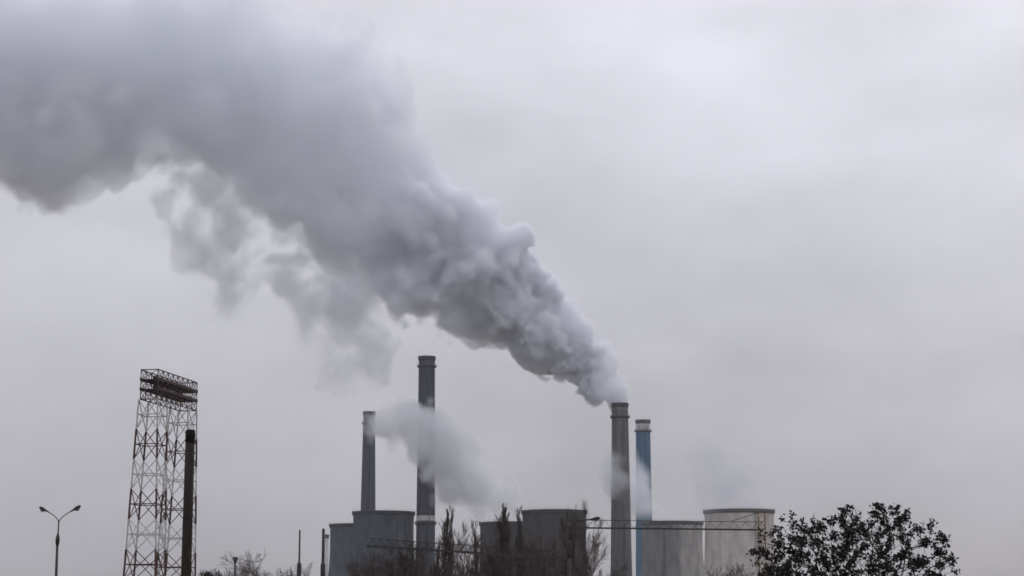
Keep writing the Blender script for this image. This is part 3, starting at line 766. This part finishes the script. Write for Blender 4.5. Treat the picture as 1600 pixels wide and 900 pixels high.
        if b_ < u1: den = m('MULTIPLY', den, mapr(xr, b_ - cf + 1, b_ - 1, 1, 0, True))
        put(vcube.inputs['Density'], den)
    vcube.inputs['Min'].default_value = mn; vcube.inputs['Max'].default_value = mxv
    for i, ax in enumerate('XYZ'): vcube.inputs['Resolution ' + ax].default_value = max(8, int((mxv[i] - mn[i])/voxel))
    sm = N('GeometryNodeSetMaterial'); K(vcube.outputs[0], sm.inputs[0]); sm.inputs['Material'].default_value = material
    K(sm.outputs[0], N('NodeGroupOutput').inputs[0])
    vd = bpy.data.volumes.new(name); vd.materials.append(material)
    o = bpy.data.objects.new(name, vd); COL.objects.link(o)
    Mx = Matrix((X, Yv, Zv)).transposed().to_4x4(); Mx.translation = origin; o.matrix_world = Mx
    md = o.modifiers.new('field', 'NODES'); md.node_group = tr; md.show_viewport = False; md.show_render = True
    if parent is None: tag(o, label, 'smoke', kind='stuff')
    else:
        bpy.context.view_layer.update(); o.parent = parent; o.matrix_parent_inverse = Matrix(); o.matrix_basis = Matrix(); o['kind'] = 'stuff'
    print(name, 'voxels', [vcube.inputs['Resolution ' + ax].default_value for ax in 'XYZ'], 'u', round(u0), round(u1), 'v', round(vlo), round(vhi), 'w', round(wd))
    return o
SM_MAIN = smoke_mat('grey_smoke', (0.953, 0.963, 0.987), .48, .12)
SM_STEAM = smoke_mat('white_steam', (0.90, 0.91, 0.93), .10, .2)
SM_THIN = smoke_mat('thin_steam', (0.90, 0.915, 0.945), .07, .2)
SM_FAINT = smoke_mat('faint_steam', (0.76, 0.78, 0.84), .04, .1)
SM_WISP = smoke_mat('torn_smoke', (0.91, 0.92, 0.945), .066, .2)

O1 = P(968, 640, 1500)
PLUME = dict(top_px=[(982, 636), (984, 618), (979, 598), (952, 545), (908, 490), (870, 445), (805, 368), (750, 318), (692, 270), (655, 195), (618, 118), (568, 66), (480, 34), (405, -5), (250, -35), (0, -45), (-230, -50)],
      bot_px=[(955, 640), (950, 629), (930, 621), (870, 590), (818, 579), (765, 545), (690, 519), (640, 500), (600, 500), (570, 455), (500, 432), (440, 388), (390, 330), (320, 290), (260, 268), (170, 285), (80, 303), (0, 278), (-100, 255), (-230, 240)],
      material=SM_MAIN, depthk=.75, puffs=((62, 24), (26, 21), (12, 13), (5.5, 6.5)), fbm=((90, 44, 7), (24, 24, 7)), edge=(1.6, 10), thin_top=.15, seed=.7, far_dens=.105, mottle=(34, .25, 1.75), fade=(.004, .08), warp=(22, 40))
pl = smoke('smoke_plume', 'huge dark grey smoke plume blowing left from the grey chimney', O1, P(-230, 20, 1400), voxel=2.1, span=(120, 9999, 30), **PLUME)
smoke('plume_root', None, O1, P(-230, 20, 1400), voxel=.95, span=(-99, 150, 30), parent=pl, **PLUME)
smoke('steam_cloud', 'pale steam drifting left from the dark towers across the tallest chimney', P(806, 800, 1560), P(560, 630, 1325),
      [(818, 758), (785, 748), (752, 724), (722, 672), (700, 636), (660, 622), (620, 626), (575, 632)],
      [(798, 806), (760, 806), (722, 796), (694, 780), (664, 752), (644, 722), (616, 704), (586, 694)],
      SM_STEAM, 1.0, .55, puffs=((26, 16), (11, 10)), fbm=((30, 40, 7),), edge=(7, 6), fade=(.06, .12), gate=(18, .30, .54), ridge=(26, -.2, .9), seed=2.6, warp=(22, 24))
smoke('steam_cloud', 'thin steam rising left over the grey and blue chimneys', P(1040, 818, 1585), P(930, 688, 1455),
      [(1062, 800), (1034, 782), (1016, 745), (998, 712), (972, 690), (942, 676)],
      [(1046, 822), (1010, 820), (986, 815), (960, 800), (946, 770), (928, 745)],
      SM_THIN, 1.3, .5, puffs=((20, 10),), fbm=((24, 24, 5),), edge=(14, 14), fade=(.10, .2), gate=(26, .36, .58), seed=3.0, warp=(8, 20))
smoke('steam_wisp', 'faint bluish steam wisp above the pale beige tower', P(1168, 805, 1440), P(1068, 672, 1405),
      [(1200, 785), (1186, 745), (1170, 712), (1142, 690), (1100, 674)],
      [(1106, 815), (1088, 798), (1074, 772), (1062, 742), (1050, 705)],
      SM_FAINT, 1.5, .6, puffs=((22, 10),), fbm=((26, 30, 5),), edge=(20, 20), fade=(.12, .30), gate=(26, .33, .62), seed=4.2, warp=(8, 20))
smoke('smoke_wisp', 'torn smoke wisp hanging under the plume left of the tallest chimney', P(555, 620, 1440), P(460, 385, 1430),
      [(616, 600), (622, 530), (620, 475), (596, 425), (545, 385)],
      [(490, 612), (476, 565), (456, 520), (430, 480), (405, 430)],
      SM_WISP, 1.4, .55, puffs=((26, 14), (11, 6)), fbm=((30, 34, 6),), edge=(9, 9), fade=(.10, .03), gate=(30, .41, .60), ridge=(22, .15, .85), seed=5.0, warp=(34, 34))
smoke('smoke_wisp', 'ragged smoke wisp dangling below the far left part of the plume', P(358, 505, 1425), P(255, 240, 1410),
      [(415, 480), (425, 420), (425, 360), (400, 300), (350, 250)],
      [(312, 512), (288, 450), (268, 395), (238, 345), (205, 280)],
      SM_WISP, 1.4, .55, puffs=((24, 12), (10, 5)), fbm=((26, 32, 6),), edge=(9, 9), fade=(.12, .03), gate=(28, .43, .62), ridge=(20, .15, .85), seed=6.5, warp=(34, 34))

# ------------------------------------------------------------------ haze
hz = MB(); x0, x1, y0, y1, z0, z1 = -3050, 3050, -1550, 4550, -1.0, 900.0
hz.v = [Vector(p) for p in ((x0, y0, z0), (x1, y0, z0), (x1, y1, z0), (x0, y1, z0), (x0, y0, z1), (x1, y0, z1), (x1, y1, z1), (x0, y1, z1))]
hz.f = [(0, 3, 2, 1), (4, 5, 6, 7), (0, 1, 5, 4), (1, 2, 6, 5), (2, 3, 7, 6), (3, 0, 4, 7)]
hm = bpy.data.materials.new('haze_air'); hm.use_nodes = True; t_ = hm.node_tree; t_.nodes.clear()
pv_ = t_.nodes.new('ShaderNodeVolumePrincipled'); pv_.inputs['Color'].default_value = (0.90, 0.93, 1.0, 1); pv_.inputs['Density'].default_value = 0.00005; pv_.inputs['Anisotropy'].default_value = 0.2
t_.links.new(pv_.outputs[0], t_.nodes.new('ShaderNodeOutputMaterial').inputs['Volume'])
hz.build('haze', hm).__setitem__('kind', 'stuff')
